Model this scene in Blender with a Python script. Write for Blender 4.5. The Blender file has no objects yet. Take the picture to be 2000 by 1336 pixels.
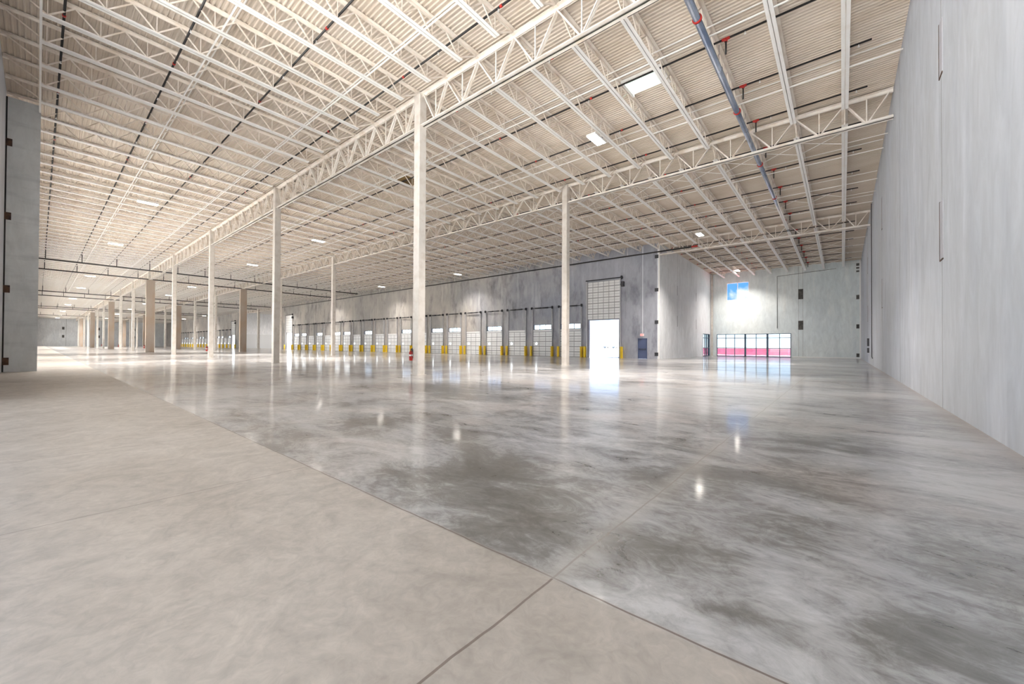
import bpy, math, random
from mathutils import Vector, Matrix
random.seed(7)
SC = bpy.context.scene
COL = SC.collection

# ------------------------------------------------------------------ camera, world, sun, exposure
F_PX = 773.0
TH, PITCH, ROLL = math.radians(39.86), math.radians(0.5235), math.radians(-0.3102)
CAM_H = 1.333
_c, _s = math.cos(TH), math.sin(TH)
RT, FW, UP = Vector((_c, _s, 0)), Vector((-_s, _c, 0)), Vector((0, 0, 1))
Fv = FW * math.cos(PITCH) + UP * math.sin(PITCH)
Uv = UP * math.cos(PITCH) - FW * math.sin(PITCH)
R2 = RT * math.cos(ROLL) - Uv * math.sin(ROLL)
U2 = RT * math.sin(ROLL) + Uv * math.cos(ROLL)
cam_d = bpy.data.cameras.new('camera')
cam_d.sensor_width = 36.0
cam_d.lens = F_PX / 2000 * 36.0
cam_d.clip_start, cam_d.clip_end = 0.05, 3000
cam = bpy.data.objects.new('camera', cam_d)
COL.objects.link(cam)
M = Matrix.Identity(4)
for r in range(3):
    M[r][0], M[r][1], M[r][2] = R2[r], U2[r], -Fv[r]
M[2][3] = CAM_H
cam.matrix_world = M
SC.camera = cam

SC.view_settings.view_transform = 'Standard'
SC.view_settings.look = 'None'
SC.view_settings.gamma = 1.0
SC.view_settings.use_curve_mapping = False
SC.view_settings.exposure = 0.42
cy = SC.cycles
cy.use_denoising = True
cy.use_adaptive_sampling = True
cy.adaptive_threshold = 0.03
cy.max_bounces = 9
cy.diffuse_bounces = 7
cy.glossy_bounces = 4
cy.transmission_bounces = 4
cy.transparent_max_bounces = 8
cy.caustics_reflective = False
cy.caustics_refractive = False
cy.sample_clamp_indirect = 6.0
cy.use_light_tree = True

REAR_SKY_FILL = 1.7
W = bpy.data.worlds.new('sky')
SC.world = W
W.use_nodes = True
nt = W.node_tree
nt.nodes.clear()
def nd(t, **k):
    n = T.nodes.new(t)
    for a, b in k.items():
        setattr(n, a, b)
    return n
T = nt
tc = nd('ShaderNodeTexCoord')
sep = nd('ShaderNodeSeparateXYZ')
T.links.new(tc.outputs['Generated'], sep.inputs[0])
rmp = nd('ShaderNodeValToRGB')
T.links.new(sep.outputs['Z'], rmp.inputs[0])
cr = rmp.color_ramp
cr.elements[0].position = 0.0
cr.elements[0].color = (1.0, 1.0, 1.0, 1)
cr.elements[1].position = 0.6
cr.elements[1].color = (0.07, 0.22, 0.62, 1)
e = cr.elements.new(0.035)
e.color = (0.78, 0.93, 1.0, 1)
e = cr.elements.new(0.10)
e.color = (0.13, 0.38, 0.88, 1)
mp = nd('ShaderNodeMapping')
mp.inputs['Scale'].default_value = (5, 5, 13)
T.links.new(tc.outputs['Generated'], mp.inputs[0])
nz = nd('ShaderNodeTexNoise')
nz.inputs['Scale'].default_value = 1.7
nz.inputs['Detail'].default_value = 6
T.links.new(mp.outputs[0], nz.inputs['Vector'])
cl = nd('ShaderNodeValToRGB')
cl.color_ramp.elements[0].position = 0.60
cl.color_ramp.elements[1].position = 0.74
T.links.new(nz.outputs['Fac'], cl.inputs[0])
cd = nd('ShaderNodeMapping'); cd.vector_type = 'TEXTURE'     # one puffy cloud low over the end wall
cd.inputs['Location'].default_value = Vector((-10.45, 62.7, 7.15)).normalized(); cd.inputs['Scale'].default_value = (0.034, 0.034, 0.024)
T.links.new(tc.outputs['Generated'], cd.inputs[0])
cln = nd('ShaderNodeVectorMath', operation='LENGTH'); T.links.new(cd.outputs[0], cln.inputs[0])
nz2 = nd('ShaderNodeTexNoise'); nz2.inputs['Scale'].default_value = 60; nz2.inputs['Detail'].default_value = 7
T.links.new(tc.outputs['Generated'], nz2.inputs['Vector'])
ca = nd('ShaderNodeMath', operation='SUBTRACT'); ca.inputs[0].default_value = 1.05; T.links.new(cln.outputs['Value'], ca.inputs[1])
cb = nd('ShaderNodeMath', operation='ADD'); T.links.new(ca.outputs[0], cb.inputs[0])
cb2 = nd('ShaderNodeMath', operation='MULTIPLY_ADD'); cb2.inputs[1].default_value = 2.2; cb2.inputs[2].default_value = -1.2
T.links.new(nz2.outputs['Fac'], cb2.inputs[0]); T.links.new(cb2.outputs[0], cb.inputs[1]); cb.use_clamp = True
cmx = nd('ShaderNodeMath', operation='MAXIMUM'); T.links.new(cb.outputs[0], cmx.inputs[0]); T.links.new(cl.outputs[0], cmx.inputs[1])
mx = nd('ShaderNodeMixRGB')
mx.inputs[2].default_value = (1.0, 1.0, 1.02, 1)
T.links.new(cmx.outputs[0], mx.inputs[0])
T.links.new(rmp.outputs[0], mx.inputs[1])
hz = nd('ShaderNodeMapRange')            # sky brightened as unseen fill light in the half behind the hall
hz.inputs['From Min'].default_value = 0.1; hz.inputs['From Max'].default_value = -0.7
hz.inputs['To Min'].default_value = 1.25; hz.inputs['To Max'].default_value = REAR_SKY_FILL
T.links.new(sep.outputs['Y'], hz.inputs['Value'])
hz2 = nd('ShaderNodeMapRange')
hz2.inputs['From Min'].default_value = 0.1; hz2.inputs['From Max'].default_value = -0.3
T.links.new(sep.outputs['Y'], hz2.inputs['Value'])
mh = nd('ShaderNodeMixRGB')
mh.inputs[2].default_value = (0.92, 0.965, 1.0, 1)
T.links.new(hz2.outputs[0], mh.inputs[0]); T.links.new(mx.outputs[0], mh.inputs[1])
mx = mh
bg = nd('ShaderNodeBackground')
lowz = nd('ShaderNodeMapRange')          # sunlit haze low on the horizon
lowz.inputs['From Min'].default_value = 0.045; lowz.inputs['From Max'].default_value = 0.105
lowz.inputs['To Min'].default_value = 3.8; lowz.inputs['To Max'].default_value = 0.9
T.links.new(sep.outputs['Z'], lowz.inputs['Value'])
sm = nd('ShaderNodeMath', operation='MULTIPLY')
T.links.new(hz.outputs[0], sm.inputs[0]); T.links.new(lowz.outputs[0], sm.inputs[1])
T.links.new(sm.outputs[0], bg.inputs['Strength'])
T.links.new(mx.outputs[0], bg.inputs[0])
wo = nd('ShaderNodeOutputWorld')
T.links.new(bg.outputs[0], wo.inputs[0])

sun_d = bpy.data.lights.new('sun', 'SUN')
sun_d.energy = 26.0
sun_d.angle = 0.01
sun_d.color = (1.0, 0.985, 0.96)
sun = bpy.data.objects.new('sun', sun_d)
COL.objects.link(sun)
sun.rotation_euler = (0, math.radians(32), 0)   # from over the right wall, parallel to the openings: no sun patches indoors
sun_d.use_shadow = True

# daylight portals (sampling aids only) in the added rear openings
def portal(x0, x1, z0, z1, y):
    p = bpy.data.lights.new('daylight_portal', 'AREA'); p.shape = 'RECTANGLE'; p.size, p.size_y = x1 - x0, z1 - z0
    p.cycles.is_portal = True
    o = bpy.data.objects.new('daylight_portal', p); COL.objects.link(o)
    o.location = ((x0 + x1) / 2, y, (z0 + z1) / 2); o.rotation_euler = (math.radians(90), 0, 0)

LAMP_W = 1500.0
LAMP_UP = 0.0

# ------------------------------------------------------------------ the hall's measured geometry
X1, S = -14.66, 16.765          # first column line, bay length
YA, YB, YC, YF = 11.0, 23.3, 41.6, 62.7
XR, XFAR, YL = 1.71, -266.15, -1.05
GB = {'A': 11.15, 'B': 11.15, 'C': 10.86}
def deck(y): return 12.92 - 0.0178 * y
SL = -0.0178
R1X0 = X1                       # first recess X from X1 to XR
R2X0, R2X1 = X1 - 8 * S, X1 - 6 * S

# ------------------------------------------------------------------ helpers
class MB:
    def __init__(self): self.v, self.f, self.m, self.sm = [], [], [], []
    def face(self, pts, mi=0, smooth=False):
        n = len(self.v)
        self.v += [tuple(p) for p in pts]
        self.f.append(tuple(range(n, n + len(pts)))); self.m.append(mi); self.sm.append(smooth)
    def box(self, x0, x1, y0, y1, z0, z1, mi=0):
        if x0 > x1: x0, x1 = x1, x0
        if y0 > y1: y0, y1 = y1, y0
        if z0 > z1: z0, z1 = z1, z0
        n = len(self.v)
        self.v += [(x0,y0,z0),(x1,y0,z0),(x1,y1,z0),(x0,y1,z0),(x0,y0,z1),(x1,y0,z1),(x1,y1,z1),(x0,y1,z1)]
        for q in ((0,3,2,1),(4,5,6,7),(0,1,5,4),(1,2,6,5),(2,3,7,6),(3,0,4,7)):
            self.f.append(tuple(n + i for i in q)); self.m.append(mi); self.sm.append(False)
        return self
    def bar(self, p, q, w, h=None, mi=0, up=(0,0,1)):
        h = w if h is None else h
        p, q = Vector(p), Vector(q)
        d = (q - p).normalized()
        u = Vector(up)
        if abs(d.dot(u)) > 0.98: u = Vector((1,0,0))
        a = d.cross(u).normalized() * (w / 2)
        b = a.cross(d).normalized() * (h / 2)
        n = len(self.v)
        for c in (p, q):
            for sa, sb in ((-1,-1),(1,-1),(1,1),(-1,1)):
                self.v.append(tuple(c + a * sa + b * sb))
        for qd in ((0,1,2,3),(7,6,5,4),(0,4,5,1),(1,5,6,2),(2,6,7,3),(3,7,4,0)):
            self.f.append(tuple(n + i for i in qd)); self.m.append(mi); self.sm.append(False)
        return self
    def cyl(self, p, q, r, n=12, r2=None, mi=0, caps=True):
        r2 = r if r2 is None else r2
        p, q = Vector(p), Vector(q)
        d = (q - p).normalized()
        u = Vector((0,0,1)) if abs(d.z) < 0.9 else Vector((1,0,0))
        a = d.cross(u).normalized(); b = a.cross(d).normalized()
        k = len(self.v)
        for c, rr in ((p, r), (q, r2)):
            for i in range(n):
                t = 2 * math.pi * i / n
                self.v.append(tuple(c + (a * math.cos(t) + b * math.sin(t)) * rr))
        for i in range(n):
            j = (i + 1) % n
            self.f.append((k + i, k + j, k + n + j, k + n + i)); self.m.append(mi); self.sm.append(True)
        if caps:
            self.f.append(tuple(k + i for i in reversed(range(n)))); self.m.append(mi); self.sm.append(False)
            self.f.append(tuple(k + n + i for i in range(n))); self.m.append(mi); self.sm.append(False)
        return self
    def add(self, o, off=(0,0,0)):
        n = len(self.v)
        self.v += [(a + off[0], b + off[1], c + off[2]) for a, b, c in o.v]
        self.f += [tuple(n + i for i in f) for f in o.f]; self.m += o.m; self.sm += o.sm
        return self
    def mesh(self, name, mats):
        me = bpy.data.meshes.new(name)
        me.from_pydata(self.v, [], self.f)
        for m in (mats if isinstance(mats, (list, tuple)) else [mats]): me.materials.append(m)
        me.polygons.foreach_set('material_index', self.m)
        me.polygons.foreach_set('use_smooth', self.sm)
        me.update()
        return me
    def build(self, name, mats, parent=None, loc=None):
        o = bpy.data.objects.new(name, self.mesh(name, mats))
        COL.objects.link(o)
        if parent: o.parent = parent
        if loc: o.location = loc
        return o

def tag(o, label=None, cat=None, group=None, kind=None):
    if label: o['label'] = label
    if cat: o['category'] = cat
    if group: o['group'] = group
    if kind: o['kind'] = kind
    return o
def empty(name, loc, rz=0.0):
    o = bpy.data.objects.new(name, None)
    o.empty_display_size = 0.2
    COL.objects.link(o); o.location = loc; o.rotation_euler = (0, 0, rz)
    return o
KIDS = {}
def kids_of(o): return [c for c in KIDS.get(o.name, [])]
def put(o, parent):
    KIDS.setdefault(parent.name, []).append(o); return o
def clone(root, loc):
    r = root.copy(); COL.objects.link(r); r.location = loc
    for c in root.children:
        k = c.copy(); COL.objects.link(k); k.parent = r
        for g in c.children:
            q = g.copy(); COL.objects.link(q); q.parent = k
    return r
def struct(o):
    o['kind'] = 'structure'; return o

ONES = ['', 'first', 'second', 'third', 'fourth', 'fifth', 'sixth', 'seventh', 'eighth', 'ninth', 'tenth', 'eleventh', 'twelfth',
        'thirteenth', 'fourteenth', 'fifteenth', 'sixteenth', 'seventeenth', 'eighteenth', 'nineteenth']
TENS = ['', '', 'twenty', 'thirty', 'forty', 'fifty', 'sixty', 'seventy', 'eighty', 'ninety']
TENTH = ['', '', 'twentieth', 'thirtieth', 'fortieth', 'fiftieth', 'sixtieth', 'seventieth', 'eightieth', 'ninetieth']
def ordw(n):
    if n >= 100: return 'hundredth' if n == 100 else 'hundred-and-' + ordw(n - 100)
    if n < 20: return ONES[n]
    return TENTH[n // 10] if n % 10 == 0 else TENS[n // 10] + '-' + ONES[n % 10]

# ------------------------------------------------------------------ materials
def mat(name, col, rough=0.6, metal=0.0, noise=None, spec=None, bump=None):
    """noise: (scale xyz, second colour, low, high, detail)"""
    global T
    m = bpy.data.materials.new(name); m.use_nodes = True
    T = m.node_tree
    b = T.nodes['Principled BSDF']
    b.inputs['Base Color'].default_value = (*col, 1)
    b.inputs['Roughness'].default_value = rough
    b.inputs['Metallic'].default_value = metal
    if spec is not None: b.inputs['Specular IOR Level'].default_value = spec
    if noise:
        tcx = nd('ShaderNodeTexCoord'); mpp = nd('ShaderNodeMapping')
        mpp.inputs['Scale'].default_value = noise[0]
        T.links.new(tcx.outputs['Object'], mpp.inputs[0])
        nn = nd('ShaderNodeTexNoise'); nn.inputs['Scale'].default_value = 1.0
        nn.inputs['Detail'].default_value = noise[4] if len(noise) > 4 else 4
        T.links.new(mpp.outputs[0], nn.inputs['Vector'])
        rr = nd('ShaderNodeValToRGB')
        rr.color_ramp.elements[0].position, rr.color_ramp.elements[1].position = noise[2], noise[3]
        rr.color_ramp.elements[0].color = (*noise[1], 1); rr.color_ramp.elements[1].color = (*col, 1)
        T.links.new(nn.outputs['Fac'], rr.inputs[0])
        T.links.new(rr.outputs[0], b.inputs['Base Color'])
        if bump:
            bb = nd('ShaderNodeBump'); bb.inputs['Strength'].default_value = bump; bb.inputs['Distance'].default_value = 0.02
            T.links.new(nn.outputs['Fac'], bb.inputs['Height']); T.links.new(bb.outputs[0], b.inputs['Normal'])
    return m

def noise_node(vec, scale, detail=4, dist=0.0, rough=0.5):
    n = nd('ShaderNodeTexNoise')
    n.inputs['Scale'].default_value = scale; n.inputs['Detail'].default_value = detail
    n.inputs['Distortion'].default_value = dist; n.inputs['Roughness'].default_value = rough
    T.links.new(vec, n.inputs['Vector'])
    return n.outputs['Fac']
def mapping(vec, scale, loc=(0,0,0)):
    n = nd('ShaderNodeMapping'); n.inputs['Scale'].default_value = scale; n.inputs['Location'].default_value = loc
    T.links.new(vec, n.inputs[0]); return n.outputs[0]
def math_n(op, a, b=None, clamp=False):
    n = nd('ShaderNodeMath', operation=op); n.use_clamp = clamp
    for i, x in enumerate((a, b)):
        if x is None: continue
        if isinstance(x, (int, float)): n.inputs[i].default_value = x
        else: T.links.new(x, n.inputs[i])
    return n.outputs[0]
def ramp(fac, stops):
    n = nd('ShaderNodeValToRGB'); r = n.color_ramp
    while len(r.elements) < len(stops): r.elements.new(0.5)
    for e_, (p, c) in zip(r.elements, stops):
        e_.position = p; e_.color = (*c, 1) if isinstance(c, tuple) else (c, c, c, 1)
    T.links.new(fac, n.inputs[0]); return n.outputs[0]
def mixc(fac, a, b, mode='MIX'):
    n = nd('ShaderNodeMixRGB', blend_type=mode)
    for i, x in enumerate((fac, a, b)):
        if isinstance(x, (int, float)): n.inputs[i].default_value = x if i == 0 else (x, x, x, 1)
        elif isinstance(x, tuple): n.inputs[i].default_value = (*x, 1)
        else: T.links.new(x, n.inputs[i])
    return n.outputs[0]

def concrete(name, c1, c2, dark, streak=(0.6, 0.6, 0.06), dark_amt=0.5, white=None, rough=0.75, seed=0.0, sky_cast=None):
    """Cast concrete: broad blotches, vertical streaks, darker stains and pale efflorescence."""
    global T
    m = bpy.data.materials.new(name); m.use_nodes = True
    T = m.node_tree
    b = T.nodes['Principled BSDF']
    co = nd('ShaderNodeTexCoord').outputs['Object']
    big = noise_node(mapping(co, (0.16, 0.16, 0.13), (seed, 0, seed)), 1.0, 5, 0.6)
    st = noise_node(mapping(co, (streak[0] * 2.2, streak[1] * 2.2, streak[2] * 2.2), (0, seed, 0)), 1.0, 6, 0.2, 0.6)
    fine = noise_node(mapping(co, (2.5, 2.5, 0.9)), 1.0, 8, 0.6, 0.65)
    col = mixc(ramp(big, [(0.36, 0.0), (0.64, 1.0)]), c1, c2)
    col = mixc(math_n('MULTIPLY', ramp(st, [(0.52, 0.0), (0.75, 1.0)]), dark_amt), col, dark)
    if white:
        wn = noise_node(mapping(co, (1.4, 1.4, 0.22), (seed, 3, 1)), 1.0, 6, 0.4)
        col = mixc(math_n('MULTIPLY', ramp(wn, [(0.56, 0.0), (0.74, 1.0)]), 0.7), col, white)
    col = mixc(0.35, col, ramp(fine, [(0.25, 0.55), (0.75, 1.25)]), 'MULTIPLY')
    if sky_cast:     # bluish skylight cast painted into the panels near the open doorway
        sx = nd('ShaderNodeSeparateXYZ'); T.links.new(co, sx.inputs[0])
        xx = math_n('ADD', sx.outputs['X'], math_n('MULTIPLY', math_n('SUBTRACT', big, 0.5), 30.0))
        mr = nd('ShaderNodeMapRange'); mr.inputs['From Min'].default_value = sky_cast[0]; mr.inputs['From Max'].default_value = sky_cast[1]
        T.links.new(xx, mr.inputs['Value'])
        col = mixc(mr.outputs[0], col, mixc(1.0, col, sky_cast[2], 'MULTIPLY'))
    T.links.new(col, b.inputs['Base Color'])
    b.inputs['Roughness'].default_value = rough
    b.inputs['Specular IOR Level'].default_value = 0.3
    bb = nd('ShaderNodeBump'); bb.inputs['Strength'].default_value = 0.25; bb.inputs['Distance'].default_value = 0.01
    T.links.new(fine, bb.inputs['Height']); T.links.new(bb.outputs[0], b.inputs['Normal'])
    return m

CREAM = (0.94, 0.93, 0.91)
M_deck = mat('deck_paint', (0.63, 0.555, 0.48), 0.7, noise=((0.35, 0.8, 0.8), (0.55, 0.465, 0.38), 0.3, 0.6, 5))
M_steel = mat('cream_steel_paint', CREAM, 0.6, noise=((2, 2, 2), (0.90, 0.87, 0.83), 0.3, 0.5, 6))
M_web = mat('cream_web_paint', (0.84, 0.78, 0.71), 0.65, noise=((2, 2, 2), (0.70, 0.61, 0.52), 0.3, 0.55, 6))
M_girder = mat('cream_girder_paint', (0.86, 0.81, 0.755), 0.6, noise=((1.5, 1.5, 1.5), (0.66, 0.56, 0.46), 0.3, 0.52, 6))
M_col = mat('cream_column_paint', (0.64, 0.60, 0.555), 0.55, noise=((3, 3, 3), (0.55, 0.50, 0.445), 0.3, 0.55, 8), bump=0.4)
M_pier = mat('tan_pier_paint', (0.40, 0.35, 0.31), 0.7, noise=((0.6, 0.6, 0.3), (0.36, 0.27, 0.20), 0.35, 0.65, 5))
M_black = mat('black_steel_pipe', (0.020, 0.018, 0.018), 0.45)
M_galv = mat('galvanised_pipe', (0.52, 0.57, 0.66), 0.25, 0.9, noise=((2, 0.6, 2), (0.20, 0.25, 0.36), 0.35, 0.65, 4))
M_red = mat('red_fitting', (0.45, 0.02, 0.015), 0.4)
M_yel = mat('yellow_paint', (0.95, 0.66, 0.02), 0.5, noise=((2, 2, 2), (0.90, 0.56, 0.02), 0.25, 0.5))
M_panel = mat('white_door_panel', (0.78, 0.78, 0.78), 0.4, noise=((0.8, 0.8, 0.8), (0.70, 0.69, 0.68), 0.3, 0.6))
M_rail = mat('grey_door_rail', (0.30, 0.30, 0.30), 0.5)
M_track = mat('galvanised_track', (0.45, 0.45, 0.47), 0.5, 0.3)
M_dark = mat('dark_steel', (0.035, 0.035, 0.04), 0.5)
M_blue = mat('slate_blue_door_paint', (0.075, 0.10, 0.20), 0.5)
M_mull = mat('dark_blue_grey_frame', (0.06, 0.09, 0.13), 0.4, 0.3)
M_white = mat('white_paint', (0.85, 0.85, 0.84), 0.5)
M_rust = mat('rusty_plate', (0.10, 0.055, 0.035), 0.8, noise=((6, 6, 6), (0.035, 0.02, 0.016), 0.35, 0.6))
M_plate = mat('grey_weld_plate', (0.10, 0.095, 0.085), 0.7, noise=((5, 5, 5), (0.045, 0.042, 0.04), 0.35, 0.65))
M_caulk = mat('joint_sealant', (0.25, 0.25, 0.25), 0.8)
M_darkjoint = mat('dark_open_joint', (0.03, 0.03, 0.03), 0.9)
M_redwall = mat('red_barrier_paint', (0.90, 0.20, 0.20), 0.6, noise=((0.12, 0.3, 0.3), (0.78, 0.22, 0.45), 0.3, 0.6))
M_pink = mat('faded_pink_paint', (0.80, 0.30, 0.28), 0.7, noise=((0.2, 0.2, 0.2), (0.78, 0.16, 0.30), 0.35, 0.6))
M_trailer = mat('trailer_white', (0.8, 0.8, 0.82), 0.5)
M_ground = mat('pale_concrete_yard', (0.80, 0.79, 0.76), 0.9, noise=((0.05, 0.05, 0.05), (0.72, 0.71, 0.67), 0.3, 0.6))
M_brown = mat('brown_hatch_curb', (0.20, 0.13, 0.05), 0.7)

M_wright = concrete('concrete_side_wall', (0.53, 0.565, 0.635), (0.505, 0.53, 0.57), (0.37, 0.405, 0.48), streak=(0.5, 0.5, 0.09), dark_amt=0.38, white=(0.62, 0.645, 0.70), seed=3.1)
M_wend = concrete('concrete_end_wall', (0.80, 0.845, 0.84), (0.70, 0.76, 0.78), (0.56, 0.62, 0.67), dark_amt=0.35, white=(0.88, 0.90, 0.88), seed=8.4)
M_wdock = concrete('concrete_dock_wall', (0.46, 0.425, 0.39), (0.33, 0.315, 0.30), (0.13, 0.125, 0.125), dark_amt=0.85, white=(0.55, 0.515, 0.475), streak=(0.35, 0.35, 0.16), seed=1.7, sky_cast=(-46, -24, (0.86, 0.95, 1.16)))
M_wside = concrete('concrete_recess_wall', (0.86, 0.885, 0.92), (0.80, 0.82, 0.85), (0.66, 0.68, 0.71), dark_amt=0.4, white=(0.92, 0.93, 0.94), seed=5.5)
M_wfar = concrete('concrete_far_wall', (0.80, 0.82, 0.84), (0.66, 0.67, 0.69), (0.50, 0.51, 0.54), dark_amt=0.4, white=(0.86, 0.86, 0.86), seed=11.0)
M_stub = concrete('concrete_pilaster', (0.74, 0.77, 0.78), (0.64, 0.67, 0.69), (0.42, 0.45, 0.47), streak=(0.25, 0.25, 1.2), dark_amt=0.5, seed=6.6)

def emit(name, col, strength):
    m = bpy.data.materials.new(name); m.use_nodes = True
    b = m.node_tree.nodes['Principled BSDF']
    b.inputs['Base Color'].default_value = (*col, 1)
    b.inputs['Emission Color'].default_value = (*col, 1)
    b.inputs['Emission Strength'].default_value = strength
    return m
M_lens = emit('lit_lens', (1.0, 0.93, 0.84), 30.0)
M_exit = emit('red_exit_letters', (1.0, 0.06, 0.05), 3.0)

def glass_mat(name, tint, gl):
    global T
    m = bpy.data.materials.new(name); m.use_nodes = True
    T = m.node_tree; T.nodes.clear()
    tr = nd('ShaderNodeBsdfTransparent'); tr.inputs[0].default_value = (*tint, 1)
    go = nd('ShaderNodeBsdfGlossy'); go.inputs['Roughness'].default_value = 0.02
    mxs = nd('ShaderNodeMixShader'); mxs.inputs[0].default_value = gl
    T.links.new(tr.outputs[0], mxs.inputs[1]); T.links.new(go.outputs[0], mxs.inputs[2])
    out = nd('ShaderNodeOutputMaterial'); T.links.new(mxs.outputs[0], out.inputs[0])
    return m
M_glass = glass_mat('clear_glass', (0.93, 0.96, 0.97), 0.05)
M_tglass = glass_mat('tinted_glass', (0.25, 0.31, 0.35), 0.05)

def translucent_mat(name, col):
    global T
    m = bpy.data.materials.new(name); m.use_nodes = True
    T = m.node_tree; T.nodes.clear()
    a = nd('ShaderNodeBsdfTranslucent'); a.inputs[0].default_value = (*col, 1)
    b = nd('ShaderNodeBsdfDiffuse'); b.inputs[0].default_value = (*col, 1)
    mxs = nd('ShaderNodeMixShader'); mxs.inputs[0].default_value = 0.6
    T.links.new(a.outputs[0], mxs.inputs[1]); T.links.new(b.outputs[0], mxs.inputs[2])
    out = nd('ShaderNodeOutputMaterial'); T.links.new(mxs.outputs[0], out.inputs[0])
    return m
M_sky = translucent_mat('ribbed_skylight_panel', (0.72, 0.80, 0.74))

STAINS = [(-2.75, 2.75, 1.35, 0.22), (-1.95, 2.45, 0.75, 0.18), (-6.25, 3.95, 1.6, 0.19), (-4.3, 3.9, 1.1, 0.19), (0.2, 3.6, 1.3, -0.07),
          (-3.3, 3.2, 1.1, 0.10), (0.55, 3.1, 0.5, 0.07), (0.25, 2.5, 0.32, 0.13), (-0.42, 2.4, 0.3, 0.12), (-0.15, 3.4, 0.7, 0.07),
          (0.9, 6.9, 1.5, 0.05), (-0.8, 2.7, 0.5, 0.10), (-11.2, 6.2, 2.6, 0.12), (0.95, 4.7, 0.8, 0.03), (-0.5, 6.6, 0.9, 0.07),
          (-9.0, 9.0, 2.2, 0.08), (1.2, 9.5, 1.3, 0.09)]
def floor_mat():
    global T
    m = bpy.data.materials.new('polished_slab'); m.use_nodes = True
    T = m.node_tree
    b = T.nodes['Principled BSDF']
    co = nd('ShaderNodeTexCoord').outputs['Object']
    sp = nd('ShaderNodeSeparateXYZ'); T.links.new(co, sp.inputs[0])
    x, y = sp.outputs['X'], sp.outputs['Y']
    wob = math_n('MULTIPLY', math_n('SUBTRACT', noise_node(mapping(co, (1.5, 1.5, 0)), 1.0, 4), 0.5), 0.05)
    yw = math_n('ADD', y, wob)
    xw = math_n('ADD', x, wob)
    old = ramp(math_n('ADD', math_n('MULTIPLY', math_n('SUBTRACT', yw, 1.91), 20.0), 0.5), [(0.0, 0.0), (1.0, 1.0)])   # 1 = darker polished slab
    # pale, trowelled slab
    n1 = noise_node(mapping(co, (0.35, 0.35, 0)), 1.0, 6, 1.0)
    n2 = noise_node(mapping(co, (2.2, 2.2, 0)), 1.0, 8, 2.2, 0.6)
    n3 = noise_node(mapping(co, (11, 11, 0)), 1.0, 8, 1.4, 0.65)
    pale = mixc(ramp(n1, [(0.32, 0.0), (0.66, 1.0)]), (0.35, 0.31, 0.27), (0.46, 0.42, 0.38))
    pale = mixc(0.42, pale, ramp(n2, [(0.30, 0.62), (0.68, 1.18)]), 'MULTIPLY')
    pale = mixc(0.36, pale, ramp(n3, [(0.30, 0.55), (0.72, 1.25)]), 'MULTIPLY')
    # dark burnished slab with cloudy stains
    a1 = noise_node(mapping(co, (0.22, 0.30, 0), (4.3, 1.2, 0)), 1.0, 6, 0.7, 0.5)
    a2 = noise_node(mapping(co, (0.8, 1.5, 0), (1, 2, 0)), 1.0, 10, 1.3, 0.68)
    a3 = noise_node(mapping(co, (4, 6, 0)), 1.0, 10, 2.2, 0.75)
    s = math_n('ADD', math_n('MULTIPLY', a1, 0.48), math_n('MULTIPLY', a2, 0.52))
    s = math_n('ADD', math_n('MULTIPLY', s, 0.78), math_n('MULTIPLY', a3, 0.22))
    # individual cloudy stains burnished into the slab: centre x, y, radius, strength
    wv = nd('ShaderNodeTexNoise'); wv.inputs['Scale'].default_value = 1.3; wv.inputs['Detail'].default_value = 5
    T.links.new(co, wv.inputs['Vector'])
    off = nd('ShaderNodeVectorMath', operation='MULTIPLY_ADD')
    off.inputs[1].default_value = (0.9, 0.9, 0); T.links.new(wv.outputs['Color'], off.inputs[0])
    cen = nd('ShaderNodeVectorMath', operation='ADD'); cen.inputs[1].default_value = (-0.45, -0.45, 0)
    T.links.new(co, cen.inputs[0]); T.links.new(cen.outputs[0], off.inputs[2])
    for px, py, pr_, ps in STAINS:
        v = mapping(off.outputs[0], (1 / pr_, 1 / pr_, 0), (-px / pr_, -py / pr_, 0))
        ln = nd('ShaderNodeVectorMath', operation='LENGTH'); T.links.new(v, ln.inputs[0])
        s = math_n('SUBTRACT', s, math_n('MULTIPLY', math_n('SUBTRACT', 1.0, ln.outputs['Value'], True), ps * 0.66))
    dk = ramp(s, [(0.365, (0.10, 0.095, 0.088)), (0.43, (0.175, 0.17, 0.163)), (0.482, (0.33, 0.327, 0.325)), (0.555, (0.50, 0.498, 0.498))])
    hue = noise_node(mapping(co, (0.5, 0.5, 0), (9, 9, 0)), 1.0, 4, 1.0)
    dk = mixc(0.35, dk, ramp(hue, [(0.35, (0.90, 0.92, 1.04)), (0.52, (1.0, 0.99, 0.99)), (0.66, (1.12, 0.94, 0.86))]), 'MULTIPLY')
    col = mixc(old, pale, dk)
    # sawn and construction joints
    def line(v, pos, w):
        return math_n('LESS_THAN', math_n('ABSOLUTE', math_n('SUBTRACT', v, pos)), w)
    below = math_n('LESS_THAN', y, 1.93); above = math_n('GREATER_THAN', y, 1.9)
    ls = [(line(yw, 1.91, 0.006), 0.85), (line(xw, -1.28, 0.007), 0.75),
          (math_n('MULTIPLY', line(x, -4.48, 0.007), below), 0.55),
          (math_n('MULTIPLY', line(y, 6.35, 0.006), above), 0.35)]
    per = math_n('ABSOLUTE', math_n('SUBTRACT', math_n('FRACT', math_n('DIVIDE', math_n('ADD', x, 1000 * 5.588 - 9.07 + 7.79), 5.588)), 0.5))
    ls.append((math_n('MULTIPLY', math_n('LESS_THAN', per, 0.0016), math_n('LESS_THAN', x, -6.0)), 0.4))
    pery = math_n('ABSOLUTE', math_n('SUBTRACT', math_n('FRACT', math_n('DIVIDE', math_n('ADD', y, 100 * 6.15 - 11.0 + 3.075), 6.15)), 0.5))
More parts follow.
